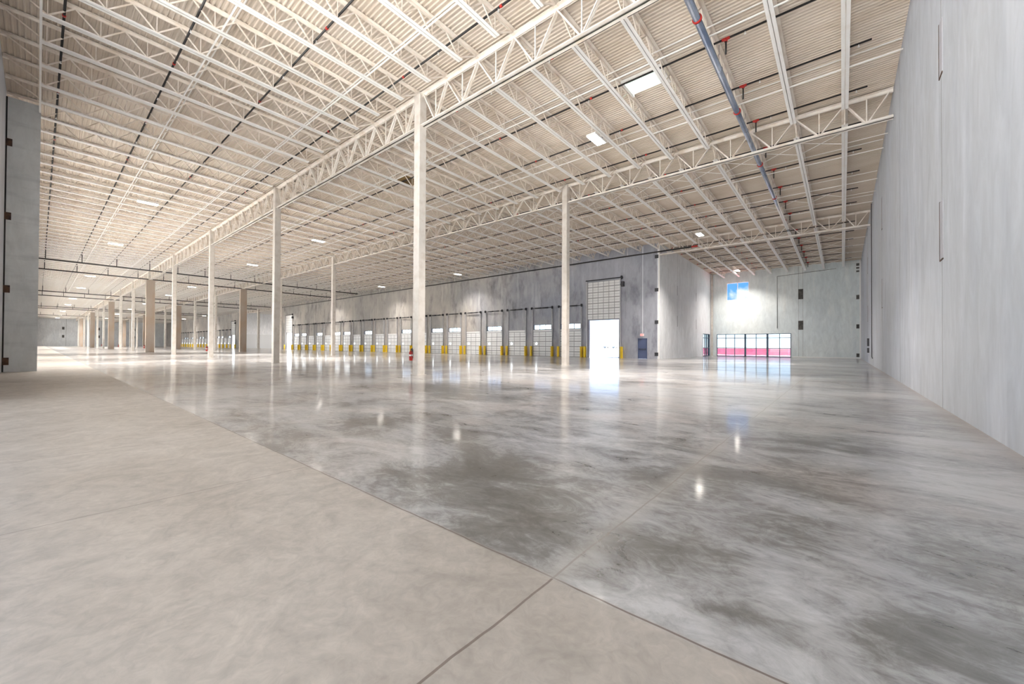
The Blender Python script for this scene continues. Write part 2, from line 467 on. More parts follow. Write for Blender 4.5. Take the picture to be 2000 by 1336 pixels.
    ls.append((math_n('MULTIPLY', math_n('LESS_THAN', pery, 0.0014), math_n('GREATER_THAN', y, 9.0)), 0.35))
    for l, k in ls:
        col = mixc(math_n('MULTIPLY', l, k), col, (0.12, 0.085, 0.07))
    # tan grime strip beside the joints
    edge = ramp(math_n('ABSOLUTE', math_n('SUBTRACT', xw, -1.28)), [(0.0, 1.0), (0.16, 0.0)])
    col = mixc(math_n('MULTIPLY', math_n('MULTIPLY', edge, above), 0.45), col, (0.42, 0.40, 0.365))
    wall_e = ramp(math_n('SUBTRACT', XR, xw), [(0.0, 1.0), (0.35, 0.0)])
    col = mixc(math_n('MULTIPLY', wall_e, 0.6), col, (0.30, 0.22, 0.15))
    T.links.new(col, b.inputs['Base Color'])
    rg = mixc(old, ramp(n2, [(0.3, 0.48), (0.7, 0.36)]), ramp(a2, [(0.3, 0.26), (0.7, 0.38)]))
    T.links.new(rg, b.inputs['Roughness'])
    b.inputs['Specular IOR Level'].default_value = 0.75
    T.links.new(math_n('MULTIPLY', old, 0.55), b.inputs['Coat Weight']); b.inputs['Coat Roughness'].default_value = 0.09
    bb = nd('ShaderNodeBump'); bb.inputs['Strength'].default_value = 0.10; bb.inputs['Distance'].default_value = 0.004
    T.links.new(math_n('ADD', n3, math_n('MULTIPLY', a3, 0.6)), bb.inputs['Height']); T.links.new(bb.outputs[0], b.inputs['Normal'])
    return m
M_floor = floor_mat()

# ------------------------------------------------------------------ shell
def wall(name, axis, pos, back, a0, a1, z0, z1, holes, m, zfun=None):
    """A wall in the plane axis=pos, with real thickness to `back`, and rectangular holes (a0,a1,z0,z1) with reveals."""
    us = sorted({a0, a1} | {h[0] for h in holes} | {h[1] for h in holes})
    zs = sorted({z0, z1} | {h[2] for h in holes} | {h[3] for h in holes})
    us = [u for u in us if a0 <= u <= a1]; zs = [z for z in zs if z0 <= z <= z1]
    def P(p, u, z): return (p, u, z) if axis == 'X' else (u, p, z)
    def hole(uc, zc): return any(h[0] < uc < h[1] and h[2] < zc < h[3] for h in holes)
    b = MB()
    def cell(i, j):
        if i < 0 or j < 0 or i >= len(us) - 1 or j >= len(zs) - 1: return False
        return not hole((us[i] + us[i+1]) / 2, (zs[j] + zs[j+1]) / 2)
    for i in range(len(us) - 1):
        for j in range(len(zs) - 1):
            if not cell(i, j): continue
            u0, u1, w0, w1 = us[i], us[i+1], zs[j], zs[j+1]
            b.face([P(pos, u0, w0), P(pos, u1, w0), P(pos, u1, w1), P(pos, u0, w1)])
            b.face([P(back, u0, w0), P(back, u0, w1), P(back, u1, w1), P(back, u1, w0)])
            if not cell(i-1, j): b.face([P(pos, u0, w0), P(pos, u0, w1), P(back, u0, w1), P(back, u0, w0)])
            if not cell(i+1, j): b.face([P(pos, u1, w0), P(back, u1, w0), P(back, u1, w1), P(pos, u1, w1)])
            if not cell(i, j-1): b.face([P(pos, u0, w0), P(back, u0, w0), P(back, u1, w0), P(pos, u1, w0)])
            if not cell(i, j+1): b.face([P(pos, u0, w1), P(pos, u1, w1), P(back, u1, w1), P(back, u0, w1)])
    return struct(b.build(name, m))

fl = MB()
fl.box(XFAR, XR, YL, YC, -0.2, 0.0)
fl.box(X1, XR, YC, YF, -0.2, 0.0)
fl.box(R2X0, R2X1, YC, YF, -0.2, 0.0)
floor = struct(fl.build('floor', M_floor))

dk = MB()
RIB = 0.1524
def deck_piece(x0, x1, y0, y1):
    n = int(round((y1 - y0) / RIB)); p = (y1 - y0) / n
    pts = []
    for i in range(n):
        y = y0 + i * p
        pts += [(y, 0.0), (y + p * 0.22, 0.0), (y + p * 0.34, 0.042), (y + p * 0.88, 0.042)]
    pts.append((y1, 0.0))
    for a, b_ in zip(pts, pts[1:]):
        dk.face([(x0, a[0], deck(a[0]) + a[1]), (x0, b_[0], deck(b_[0]) + b_[1]), (x1, b_[0], deck(b_[0]) + b_[1]), (x1, a[0], deck(a[0]) + a[1])])
SKX, SKY = -6.38, 16.45
deck_piece(XFAR, XR, YL, SKY - 0.55)
deck_piece(XFAR, SKX - 0.75, SKY - 0.55, SKY + 0.55); deck_piece(SKX + 0.75, XR, SKY - 0.55, SKY + 0.55)
deck_piece(XFAR, XR, SKY + 0.55, YC + 0.02)
deck_piece(X1, XR, YC + 0.02, YF)
deck_piece(R2X0, R2X1, YC + 0.02, YF)
ceiling = struct(dk.build('ceiling', M_deck))

WT = 0.24
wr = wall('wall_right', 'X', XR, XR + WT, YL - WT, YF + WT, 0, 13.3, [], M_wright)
SF = (-13.9, -5.12, 0.0, 3.13)            # storefront opening
HW = (-12.65, -9.86, 7.88, 10.36)         # high window
we = wall('wall_end', 'Y', YF, YF + WT, X1 - WT, XR, 0, 12.6, [SF, HW], M_wend)
SS = (58.36, 61.9, 0.0, 3.13)
ws = wall('wall_recess_side', 'X', X1, X1 - WT, YC, YF, 0, 12.6, [SS], M_wside)
REAR = (-15.0, XR - 0.4, 0.0, 11.6)  # unseen opening added behind the camera to let fill daylight in
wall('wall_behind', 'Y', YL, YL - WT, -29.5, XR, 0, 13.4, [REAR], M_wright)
portal(*REAR, YL)
FILL_GAPS = [(-37.6 - 8.4 * k, -30.2 - 8.4 * k, 0.0, 6.5) for k in range(27)]  # unseen wall gaps added so daylight fills the far hall
wf = wall('wall_far', 'X', XFAR, XFAR - WT, YL, YC, 0, 13.2, [], M_wfar)
wall('wall_left_beyond', 'Y', YL, YL - WT, XFAR, -29.5, 0, 13.4, FILL_GAPS, M_wfar)
portal(XFAR + 5, -30.2, 0, 7.5, YL)
wall('wall_recess_far_end', 'Y', YF, YF + WT, R2X0, R2X1, 0, 12.6, [], M_wside)
wall('wall_recess_far_side', 'X', R2X0, R2X0 - WT, YC, YF, 0, 12.6, [], M_wside)
wall('wall_recess_near_side', 'X', R2X1, R2X1 + WT, YC, YF, 0, 12.6, [], M_wside)

# doors along the dock wall
def door_centres():
    near = [-29.6 - 4.19 * (k - 1) for k in range(0, 20)]
    far = [-159.4 - 4.19 * k for k in range(0, 18)]
    return near, far
NEAR, FAR = door_centres()
TRANSOM = {1, 2, 4, 6, 7, 9, 12, 14, 15, 17, 19, 20}
OPEN = [-21.05, -109.65, -155.2]
holes1, holes2 = [], []
for i, c in enumerate(NEAR):
    holes1.append((c - 1.42, c + 1.42, 0.0, 3.05))
    if (i + 1) in TRANSOM: holes1.append((c - 1.40, c + 1.40, 3.44, 4.04))
for i, c in enumerate(FAR):
    holes2.append((c - 1.42, c + 1.42, 0.0, 3.05))
    if i % 3 != 1: holes2.append((c - 1.40, c + 1.40, 3.44, 4.04))
for o_ in OPEN[:2]: holes1.append((o_ - 1.86, o_ + 1.86, 0.0, 4.32))
holes2.append((OPEN[2] - 1.86, OPEN[2] + 1.86, 0.0, 4.32))
MAN = (-16.98, -15.97, 0.0, 2.2)
holes1.append(MAN)
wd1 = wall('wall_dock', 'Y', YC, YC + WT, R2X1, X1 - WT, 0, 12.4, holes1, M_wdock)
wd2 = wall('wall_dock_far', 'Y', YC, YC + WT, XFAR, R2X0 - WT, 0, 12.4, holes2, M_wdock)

# pilaster stub at the left, its dark joint and rusty weld plates
st = MB().box(-29.55, -29.3, YL + 0.05, -0.02, 0, 12.62)
stub = struct(st.build('wall_pilaster', M_stub))
MB().box(-29.42, -29.31, YL, YL + 0.05, 0, 12.62).build('open_joint', M_darkjoint, stub)
for z in (0.49, 3.80, 7.14, 10.53):
    MB().box(-29.30, -29.28, YL + 0.01, YL + 0.20, z - 0.17, z + 0.17).build('weld_plate', M_rust, stub)

# panel joints and plates on the other walls
def strips(parent, items, m=M_caulk, name='panel_joint'):
    for it in items:
        MB().box(*it).build(name, m, parent)
strips(wr, [(XR - 0.003, XR + 0.02, y - 0.008, y + 0.008, 0, 12.9) for y in (12.9, 21.3, 30.3, 38.9, 46.5, 54.5)])
def pocket(parent, y, z0, z1, w=0.42):
    MB().box(XR - 0.004, XR + 0.02, y - w, y, z0, z1).build('patched_pocket', M_patch, parent)
    MB().box(XR - 0.006, XR + 0.02, y - 0.0, y + 0.03, z0, z1).build('pocket_edge', M_rust, parent)
M_patch = mat('smooth_patch_mortar', (0.42, 0.42, 0.46), 0.7)
for y, ws_ in ((13.1, ((3.29, 4.64), (7.43, 8.69))), (30.3, ((3.54, 5.18), (7.92, 9.74))), (46.5, ((3.6, 5.0), (7.8, 9.2)))):
    for z0, z1 in ws_:
        MB().box(XR - 0.012, XR + 0.02, y - 0.36, y - 0.03, z0 + 0.03, z1 - 0.02).build('mortar_patch', M_patch, wr)
        MB().box(XR - 0.016, XR + 0.02, y - 0.03, y + 0.015, z0, z1).build('patch_edge', M_rust, wr)
        MB().box(XR - 0.016, XR + 0.02, y - 0.36, y - 0.03, z0, z0 + 0.03).build('patch_edge', M_rust, wr)
strips(we, [(x - 0.012, x + 0.012, YF - 0.003, YF + 0.02, 0, 11.8) for x in (-4.32, -3.88)])
for z0, z1 in ((3.57, 4.72), (7.5, 8.8)):
    MB().box(-4.36, -3.84, YF - 0.015, YF + 0.02, z0, z1).build('weld_plate', M_plate, we)
for z0, z1 in ((0.18, 0.62), (3.6, 4.1), (7.1, 7.62), (10.35, 10.55), (10.75, 10.95), (11.1, 11.4)):
    MB().box(1.28, 1.56, YF - 0.02, YF + 0.02, z0, z1).build('weld_plate', M_plate, we)
MB().box(1.56, XR, YF - 0.03, YF, 0, 11.8).build('corner_strip', M_white, we)
MB().box(-5.0, XR, YF - 0.02, YF, 0, 0.13).build('baseboard', M_white, we)
strips(ws, [(X1 - 0.02, X1 + 0.003, y - 0.012, y + 0.012, 0, 12.0) for y in (47.4, 55.1)])
for y in (47.4, 55.1):
    for z0, z1 in ((3.63, 4.88), (7.25, 8.35)):
        MB().box(X1 - 0.02, X1 + 0.008, y - 0.09, y + 0.09, z0, z1).build('mortar_patch', M_patch, ws)
strips(wd1, [(x - 0.010, x + 0.010, YC - 0.003, YC + 0.02, 4.4, 12.2) for x in (-18.4, -24.1, -27.4, -35.8, -44.2, -52.6, -61.0, -69.4, -77.8, -86.2, -94.6, -103.0)])
MB().box(-16.5, -16.44, YC - 0.02, YC + 0.02, 2.72, 12.1).build('conduit', M_wside, wd1)
for z in (0.51, 3.89, 7.28, 10.78):
    MB().box(-15.17, -14.79, YC - 0.03, YC + 0.02, z - 0.18, z + 0.18).build('weld_plate', M_dark, wd1)
MB().box(-14.80, X1, YC - 0.012, YC + 0.01, 0, 12.2).build('corner_strip', M_steel, wd1)
for y in (8.0, 19.0, 31.0):
    MB().box(XFAR - 0.02, XFAR + 0.02, y - 0.04, y + 0.04, 0, 12.3).build('panel_joint', M_caulk, wf)
    for z in (4.4, 8.0):
        MB().box(XFAR, XFAR + 0.05, y - 1.2, y - 0.5, z - 0.6, z + 0.6).build('weld_plate', M_plate, wf)
M_lpanel = mat('pale_liner_panel', (0.70, 0.72, 0.74), 0.6)
lp = MB().box(R2X0, R2X0 + 0.06, YC + 0.3, YF - 0.2, 0, 4.55)
struct(lp.build('trim_recess_liner', M_lpanel))

# ------------------------------------------------------------------ windows
def window_frame(name, axis, pos, a0, a1, z0, z1, verts, horis, thick=(), mw=0.08, m=M_mull, gm=M_tglass):
    b = MB()
    d0, d1 = (pos - 0.02, pos + 0.10) if axis == 'Y' else (pos - 0.10, pos + 0.02)
    def bx(u0, u1, w0, w1):
        if axis == 'Y': b.box(u0, u1, d0, d1, w0, w1)
        else: b.box(d0, d1, u0, u1, w0, w1)
    bx(a0, a1, z0, z0 + mw); bx(a0, a1, z1 - mw, z1); bx(a0, a0 + mw, z0, z1); bx(a1 - mw, a1, z0, z1)
    for v in verts: bx(v - mw / 2, v + mw / 2, z0, z1)
    for v in thick: bx(v - 0.11, v + 0.11, z0, z1)
    for h in horis: bx(a0, a1, h - mw / 2, h + mw / 2)
    o = struct(b.build(name, m))
    g = MB()
    if axis == 'Y': g.face([(a0, pos + 0.05, z0), (a1, pos + 0.05, z0), (a1, pos + 0.05, z1), (a0, pos + 0.05, z1)])
    else: g.face([(pos - 0.05, a0, z0), (pos - 0.05, a1, z0), (pos - 0.05, a1, z1), (pos - 0.05, a0, z1)])
    g.build('pane', gm, o)
    return o
window_frame('window_1', 'Y', YF, SF[0], SF[1], 0.0, SF[3], (-12.73, -11.62, -9.02, -6.36), (1.16, 2.55), thick=(-10.32, -7.72))
window_frame('window_2', 'Y', YF, HW[0], HW[1], HW[2], HW[3], (-11.27,), (), m=M_white, gm=M_glass)
window_frame('window_3', 'X', X1, SS[0], SS[1], 0.0, SS[3], (59.5, 61.2), (1.16, 2.55), thick=(60.35,), mw=0.1)

# ------------------------------------------------------------------ dock doors
def door_panel(w, z0, z1, cols, rows):
    b = MB()
    b.box(-w / 2, w / 2, 0.0, 0.045, z0, z1, 0)
    for r in range(rows + 1):
        z = z0 + (z1 - z0) * r / rows
        b.box(-w / 2, w / 2, -0.012, 0.0, max(z0, z - 0.045), min(z1, z + 0.045), 1)
        if r < rows:
            zm = z + (z1 - z0) / rows / 2
            b.box(-w / 2, w / 2, -0.006, 0.0, zm - 0.014, zm + 0.014, 1)
    for c in range(cols + 1):
        x = -w / 2 + w * c / cols
        b.box(max(-w / 2, x - 0.03), min(w / 2, x + 0.03), -0.012, 0.0, z0, z1, 1)
    return b
def track_mb(w, z1):
    b = MB()
    for s_ in (-1, 1):
        x = s_ * (w / 2 + 0.05)
        b.box(x - 0.03, x + 0.03, -0.10, 0.0, 0.0, z1)
        b.box(x - 0.015, x + 0.015, -0.28, -0.24, 2.9, z1 - 0.1)
        k = 0
        z = 3.2
        while z < z1 - 0.3:
            b.bar((x, -0.02, z), (x, -0.28, z + 0.28), 0.03)
            z += 0.55
    return b
PANEL_ME = door_panel(2.98, 0.0, 3.15, 3, 5).mesh('door_panel', [M_panel, M_rail])
TRACK_ME = track_mb(2.98, 6.15).mesh('track', M_track)
SHAFT_ME = None
sb = MB().cyl((-1.75, -0.20, 6.18), (1.75, -0.20, 6.18), 0.025, 8)
for x0, x1 in ((-1.0, -0.08), (0.08, 1.0)):
    sb.cyl((x0, -0.20, 6.18), (x1, -0.20, 6.18), 0.085, 10)
for x in (-1.6, 1.6):
    sb.cyl((x - 0.05, -0.20, 6.18), (x + 0.05, -0.20, 6.18), 0.17, 14)
    sb.box(x - 0.02, x + 0.02, -0.24, 0.0, 6.02, 6.34)
SHAFT_ME = sb.mesh('spring_shaft', M_dark)
VIS_ME = MB().cyl((-0.95, -0.02, 1.60), (-0.95, 0.05, 1.60), 0.14, 16).mesh('vision_window', emit('glowing_vision_pane', (0.9, 0.97, 1.0), 9.0))  # pane emission stands in for daylight shining through the door
HEAD_ME = MB().box(-1.49, 1.49, -0.03, 0.0, 3.18, 3.38).mesh('door_header', M_panel)
GW_ME = MB().face([(-1.4, 0.12, 3.44), (1.4, 0.12, 3.44), (1.4, 0.12, 4.04), (-1.4, 0.12, 4.04)]) or None
def link(name, me, parent, loc=(0, 0, 0)):
    o = bpy.data.objects.new(name, me); COL.objects.link(o); o.parent = parent; o.location = loc; return o
tb = MB(); tb.box(-1.40, 1.40, 0.02, 0.10, 3.40, 3.47); tb.box(-1.40, 1.40, 0.02, 0.10, 4.0, 4.05)
for x in (-1.38, -0.47, 0.47, 1.38): tb.box(x - 0.03, x + 0.03, 0.02, 0.10, 3.44, 4.04)
TFR_ME = tb.mesh('transom_frame', M_mull)
tg = MB(); tg.face([(-1.4, 0.07, 3.44), (1.4, 0.07, 3.44), (1.4, 0.07, 4.04), (-1.4, 0.07, 4.04)])
TGL_ME = tg.mesh('transom_pane', M_glass)
NDOOR = 0
def dock_door(c, transom):
    global NDOOR
    NDOOR += 1
    o = bpy.data.objects.new('door_%d' % NDOOR, PANEL_ME); COL.objects.link(o); o.location = (c, YC - 0.05, 0); struct(o)
    link('track', TRACK_ME, o); link('spring_shaft', SHAFT_ME, o); link('vision_window', VIS_ME, o); link('door_header', HEAD_ME, o)
    if transom:
        f = link('transom_window', TFR_ME, o); link('pane', TGL_ME, f)
for i, c in enumerate(NEAR): dock_door(c, (i + 1) in TRANSOM)
for i, c in enumerate(FAR): dock_door(c, i % 3 != 1)

# drive-in doors, their sections raised on vertical tracks above the opening
ob = door_panel(4.06, 4.42, 8.8, 6, 7)
RAISED_ME = ob.mesh('raised_door', [M_panel, M_rail])
tk = MB()
for s_ in (-1, 1):
    x = s_ * 2.09
    tk.box(x - 0.05, x + 0.05, -0.14, 0.0, 0.0, 9.0)
OTRACK_ME = tk.mesh('track', M_track)
op = MB().cyl((-2.2, -0.15, 8.98), (2.35, -0.15, 8.98), 0.06, 10)
op.cyl((2.2, -0.15, 8.98), (2.32, -0.15, 8.98), 0.2, 16)
OSHAFT_ME = op.mesh('spring_shaft', M_dark)
mo = MB().box(2.25, 2.55, -0.34, 0.0, 7.95, 8.5).cyl((2.4, -0.42, 8.15), (2.4, -0.1, 8.15), 0.17, 14)
MOTOR_ME = mo.mesh('operator_motor', M_dark)
for c in OPEN:
    NDOOR += 1
    o = bpy.data.objects.new('door_%d' % NDOOR, RAISED_ME); COL.objects.link(o); o.location = (c, YC - 0.05, 0); struct(o)
    link('track', OTRACK_ME, o); link('spring_shaft', OSHAFT_ME, o); link('operator_motor', MOTOR_ME, o)

# personnel door
NDOOR += 1
pd = MB().box(MAN[0] + 0.05, MAN[1] - 0.05, YC + 0.02, YC + 0.07, 0.01, 2.15)
md = struct(pd.build('door_%d' % NDOOR, M_blue))
fr = MB().box(MAN[0], MAN[0] + 0.05, YC - 0.02, YC + 0.12, 0, 2.2).box(MAN[1] - 0.05, MAN[1], YC - 0.02, YC + 0.12, 0, 2.2).box(MAN[0], MAN[1], YC - 0.02, YC + 0.12, 2.15, 2.2)
fr.build('door_frame', M_blue, md)
MB().box(MAN[0] + 0.1, MAN[1] - 0.12, YC - 0.05, YC + 0.0, 1.0, 1.06).box(MAN[0] + 0.12, MAN[0] + 0.18, YC - 0.05, YC + 0.02, 0.97, 1.09).box(MAN[1] - 0.2, MAN[1] - 0.14, YC - 0.05, YC + 0.02, 0.97, 1.09).build('push_bar', M_dark, md)
MB().box(MAN[0] + 0.12, MAN[0] + 0.42, YC - 0.04, YC + 0.02, 2.04, 2.10).build('door_closer', M_dark, md)

# EXIT sign
ex = empty('exit_sign', (-16.5, YC, 2.56))
tag(ex, 'small red EXIT sign above the slate blue personnel door', 'sign')
MB().box(-0.19, 0.19, -0.06, 0.0, -0.13, 0.13).build('housing', M_white, ex)
lt = MB()
def stroke(x0, z0, x1, z1): lt.bar((x0, -0.064, z0), (x1, -0.064, z1), 0.012, 0.022, up=(0, 1, 0))
h_ = 0.08
x = -0.15
for seg in ([(0, -1, 0, 1), (0, 1, 1, 1), (0, 0, 0.8, 0), (0, -1, 1, -1)], [(0, -1, 1, 1), (0, 1, 1, -1)], [(0.5, -1, 0.5, 1)], [(0.5, -1, 0.5, 1), (0, 1, 1, 1)]):
    for a, b_, c, d in seg: stroke(x + a * 0.055, b_ * h_, x + c * 0.055, d * h_)
    x += 0.08
lt.build('lettering', M_exit, ex)

# yellow track guards
GM = MB().box(-0.05, 0.05, -0.42, 0.0, 0.0, 1.28).box(-0.10, 0.10, -0.42, -0.36, 0.0, 1.28).box(-0.10, 0.10, -0.42, 0.0, 0.0, 0.02)
GM = GM.mesh('track_guard', M_yel)
def guard(x, label, grp):
    o = bpy.data.objects.new('track_guard', GM); COL.objects.link(o); o.location = (x, YC - 0.02, 0)
    tag(o, label, 'door guard', grp)
g0 = 'yellow track guards beside the dock doors'
for i, c in enumerate(NEAR):
    for s_, w in ((-1, 'left'), (1, 'right')):
        guard(c + s_ * 1.63, 'yellow steel guard at %s side of %s closed dock door from the open doorway' % (w, ordw(i + 1)), g0)
for i, c in enumerate(FAR):
    for s_, w in ((-1, 'left'), (1, 'right')):
        guard(c + s_ * 1.63, 'tiny yellow guard at %s side of %s dock door beyond the far recess' % (w, ordw(i + 1)), g0)
for c, nm in zip(OPEN, ('nearest bright open doorway', 'second bright open doorway', 'farthest bright open doorway')):
    for s_, w in ((-1, 'left'), (1, 'right')):
        guard(c + s_ * 2.30, 'pale yellow guard at %s side of the %s' % (w, nm), g0)

# ------------------------------------------------------------------ roof steel
def angle_pair(b, y0, y1, zf, up):
    """two back-to-back angles running along local Y; zf(y) = outer face height, legs pointing up or down"""
    t, w, hh = 0.014, 0.112, 0.095
    for s_ in (-1, 1):
        xi, xo = s_ * 0.006, s_ * (0.006 + w)
        for (xa, xb, za, zb) in ((xi, xo, 0, t * up), (xi, xi + s_ * t, 0, hh * up)):
            pts = []
            for y in (y0, y1):
                z = zf(y)
                pts += [(xa, y, z + za), (xb, y, z + za), (xb, y, z + zb), (xa, y, z + zb)]
            n = len(b.v); b.v += pts
            for q in ((0, 1, 2, 3), (7, 6, 5, 4), (0, 4, 5, 1), (1, 5, 6, 2), (2, 6, 7, 3), (3, 7, 4, 0)):
                b.f.append(tuple(n + i for i in q)); b.m.append(0); b.sm.append(False)
DEP = 0.75
def joist_parts(L, inset0, inset1):
    top, bot, web = MB(), MB(), MB()
    zt = lambda y: SL * y - 0.004
    zb = lambda y: SL * y - DEP
    angle_pair(top, 0.0, L, zt, -1)
    angle_pair(bot, inset0, L - inset1, zb, 1)
    n = max(3, int(round((L - inset0 - inset1) / 1.25)))
    ps = [inset0 + 0.12 + (L - inset0 - inset1 - 0.24) * i / n for i in range(n + 1)]
    def w(y0, top0, y1, top1, r=0.04):
        web.bar((0, y0, (zt(y0) - 0.07) if top0 else (zb(y0) + 0.06)), (0, y1, (zt(y1) - 0.07) if top1 else (zb(y1) + 0.06)), r, r)
    w(0.12, 1, ps[0], 0, 0.045)
    for i in range(n):
        ym = (ps[i] + ps[i + 1]) / 2
        w(ps[i], 0, ym, 1); w(ym, 1, ps[i + 1], 0)
        w(ps[i], 0, ps[i], 1, 0.024)
    w(ps[-1], 0, L - 0.12, 1, 0.045); w(ps[-1], 0, ps[-1], 1, 0.024)
    web.box(-0.06, 0.06, 0.0, 0.16, zt(0) - 0.13, zt(0) - 0.09)
    web.box(-0.06, 0.06, L - 0.16, L, zt(L) - 0.13, zt(L) - 0.09)
    return top, bot, web
SPANS = [  # name, y0, y1, inset0, inset1, phrase
    ('O', YL + 0.02, YA, 1.0, 0.95, 'rear wall and first girder line'),
    ('A', YA, YB, 0.95, 0.75, 'first and second girder lines'),
    ('B', YB, YC - 0.02, 0.75, 0.35, 'second girder line and dock wall'),
]
joist_kit = {}
for nm, y0, y1, i0, i1, ph in SPANS + [('C', YC + 0.02, YF - 0.02, 0.4, 0.4, 'third girder and glazed end wall')]:
    t_, b_, w_ = joist_parts(y1 - y0, i0, i1)
    one = MB().add(t_).add(b_).add(w_)
    joist_kit[nm] = (t_.mesh('top_chord', M_web), b_.mesh('bottom_chord', M_steel), w_.mesh('web', M_web), one.mesh('roof_joist', M_steel), one)
def jx(n):   # X of the n-th joist, counted from the right wall
    if n < 9: return X1 + 1.845 * (8 - n)
    return X1 - (S / 9) * (n - 8)
def add_joist(span, n, y0, phrase, tail=''):
    x_ = jx(n)
    t_, b_, w_, one, _ = joist_kit[span]
    lab = 'cream open-web roof joist, %s from the right wall, between %s' % (ordw(n + 1), phrase)
    loc = (x_, y0, deck(y0))
    if x_ > -66:
        r = empty('roof_joist', loc)
        for nm, me in (('top_chord', t_), ('bottom_chord', b_), ('web', w_)): link(nm, me, r)
    else:
        r = bpy.data.objects.new('roof_joist', one); COL.objects.link(r); r.location = loc
    tag(r, lab, 'roof joist', 'open-web roof joists')
stuff = MB()
NJ = 144
NKEEP = 90
for n in range(NJ - 1):
    for nm, y0, y1, i0, i1, ph in SPANS:
        if n < NKEEP: add_joist(nm, n, y0, ph)
        else: stuff.add(joist_kit[nm][4], (jx(n), y0, deck(y0)))
for n in range(0, 8): add_joist('C', n, YC + 0.02, 'third girder and glazed end wall')
for n in range(62, 81):
    if n in (62, 80): continue
    add_joist('C', n, YC + 0.02, 'dock line and far recess wall')
tag(stuff.build('roof_joists_far_end', M_steel), 'dense cream roof joists receding above the far end of the hall', 'roof joists', kind='stuff')

# girders
def girder(name_row, yg, zb, k, x_right, x_left, label):
    """truss girder along X between two columns; joists bear on its top nodes"""
    L = x_right - x_left
    zt = deck(yg) - 0.10
    g = empty('truss_girder', (x_left, yg, 0))
    tag(g, label, 'girder', 'truss girders')
    t_, b_, w_ = MB(), MB(), MB()
    for s_ in (-1, 1):
        t_.box(0, L, s_ * 0.02, s_ * 0.16, zt - 0.02, zt); t_.box(0, L, s_ * 0.02, s_ * 0.04, zt - 0.14, zt)
        b_.box(0.0, L, s_ * 0.02, s_ * 0.16, zb, zb + 0.02); b_.box(0.0, L, s_ * 0.02, s_ * 0.04, zb, zb + 0.14)
    nodes = sorted([jx(n) - x_left for n in range(0, NJ) if x_left - 0.01 < jx(n) < x_right + 0.5])
    nodes = [min(max(v, 0.12), L - 0.12) for v in nodes]
    if L - nodes[-1] > 1.0: nodes.append(L - 0.12)
    if nodes[0] > 1.0: nodes.insert(0, 0.12)
    for a, b2 in zip(nodes, nodes[1:]):
        mdl = (a + b2) / 2
        for s_ in (-1, 1):
            o_ = s_ * 0.045
            w_.bar((a, o_, zt - 0.1), (mdl - 0.05, o_, zb + 0.08), 0.085, 0.05)
            w_.bar((b2, o_, zt - 0.1), (mdl + 0.05, o_, zb + 0.08), 0.055, 0.04)
        w_.bar((mdl, 0, zb + 0.08), (mdl, 0, zt - 0.08), 0.04, 0.04)
    t_.build('top_chord', M_girder, g); b_.build('bottom_chord', M_girder, g); w_.build('web', M_girder, g)
for row, yg, ln in (('A', YA, 'first'), ('B', YB, 'second')):
    girder(row, yg, GB[row], 0, XR - 0.02, X1 + 0.2, 'cream truss girder of %s girder line, meeting the right wall' % ln)
    for k in range(15):
        xr_, xl_ = X1 - k * S - 0.2, X1 - (k + 1) * S + 0.2
        if k == 14: xl_ = XFAR + 0.02
        girder(row, yg, GB[row], k + 1, xr_, xl_, 'cream truss girder of %s girder line, %s bay beyond its first column' % (ln, ordw(k + 1)))
girder('C', YC, GB['C'], 0, XR - 0.02, X1 + 0.02, 'brownish truss girder crossing before the glazed recess, from right wall to dock corner')
girder('C', YC, GB['C'], 7, R2X1, X1 - 7 * S + 0.2, 'dark slim truss girder over the far recess, nearer half')
girder('C', YC, GB['C'], 8, X1 - 7 * S - 0.2, R2X0, 'dark slim truss girder over the far recess, farther half')

# columns
def column(x_, y_, label, wide=False, top=None, m=None, w=0.40):
    top = deck(y_) - 0.12 if top is None else top
    o = empty('steel_column' if not wide else 'wide_pier', (x_, y_, 0))
    tag(o, label, 'column', 'hall columns')
    if wide:
        MB().box(-0.27, 0.27, -0.50, 0.50, 0.02, 11.12).build('shaft', m or M_pier, o)
        MB().box(-0.16, 0.16, -0.22, 0.22, 11.12, top).build('cap', M_col, o)
        MB().box(-0.29, 0.29, -0.52, 0.52, 0.0, 0.02).build('base_plate', M_pier, o)
    else:
        b = MB(); h2 = w / 2; ch = 0.025
        prof = [(-h2 + ch, -h2), (h2 - ch, -h2), (h2, -h2 + ch), (h2, h2 - ch), (h2 - ch, h2), (-h2 + ch, h2), (-h2, h2 - ch), (-h2, -h2 + ch)]
        n = len(prof)
        for z in (0.012, top):
            b.v += [(p[0], p[1], z) for p in prof]
        for i in range(n):
            j = (i + 1) % n
            b.f.append((i, j, n + j, n + i)); b.m.append(0); b.sm.append(False)
        b.f.append(tuple(range(n, 2 * n))); b.m.append(0); b.sm.append(False)
        b.build('shaft', M_col, o)
        MB().box(-h2 - 0.05, h2 + 0.05, -h2 - 0.05, h2 + 0.05, 0.0, 0.012).build('base_plate', M_col, o)
        MB().box(-h2 - 0.03, h2 + 0.03, -h2 - 0.03, h2 + 0.03, top - 0.03, top).build('cap_plate', M_col, o)
    return o
for k in range(15):
    wide = k in (4, 7, 10, 13)
    la = 'cream square steel column, %s from the right wall along first girder line' % ordw(k + 1)
    lb = 'cream square steel column, %s from the right wall along second girder line' % ordw(k + 1)
    if k == 0:
        la = 'tallest cream column nearest the camera, with a fire extinguisher at its base'
        lb = 'slim cream column standing alone before the bright open doorway'
    if wide:
        la = 'wide tan pier, %s support from the right wall along first girder line' % ordw(k + 1)
        lb = 'wide tan pier, %s support from the right wall along second girder line' % ordw(k + 1)
    column(X1 - k * S, YA, la, wide)
    column(X1 - k * S, YB, lb, wide)
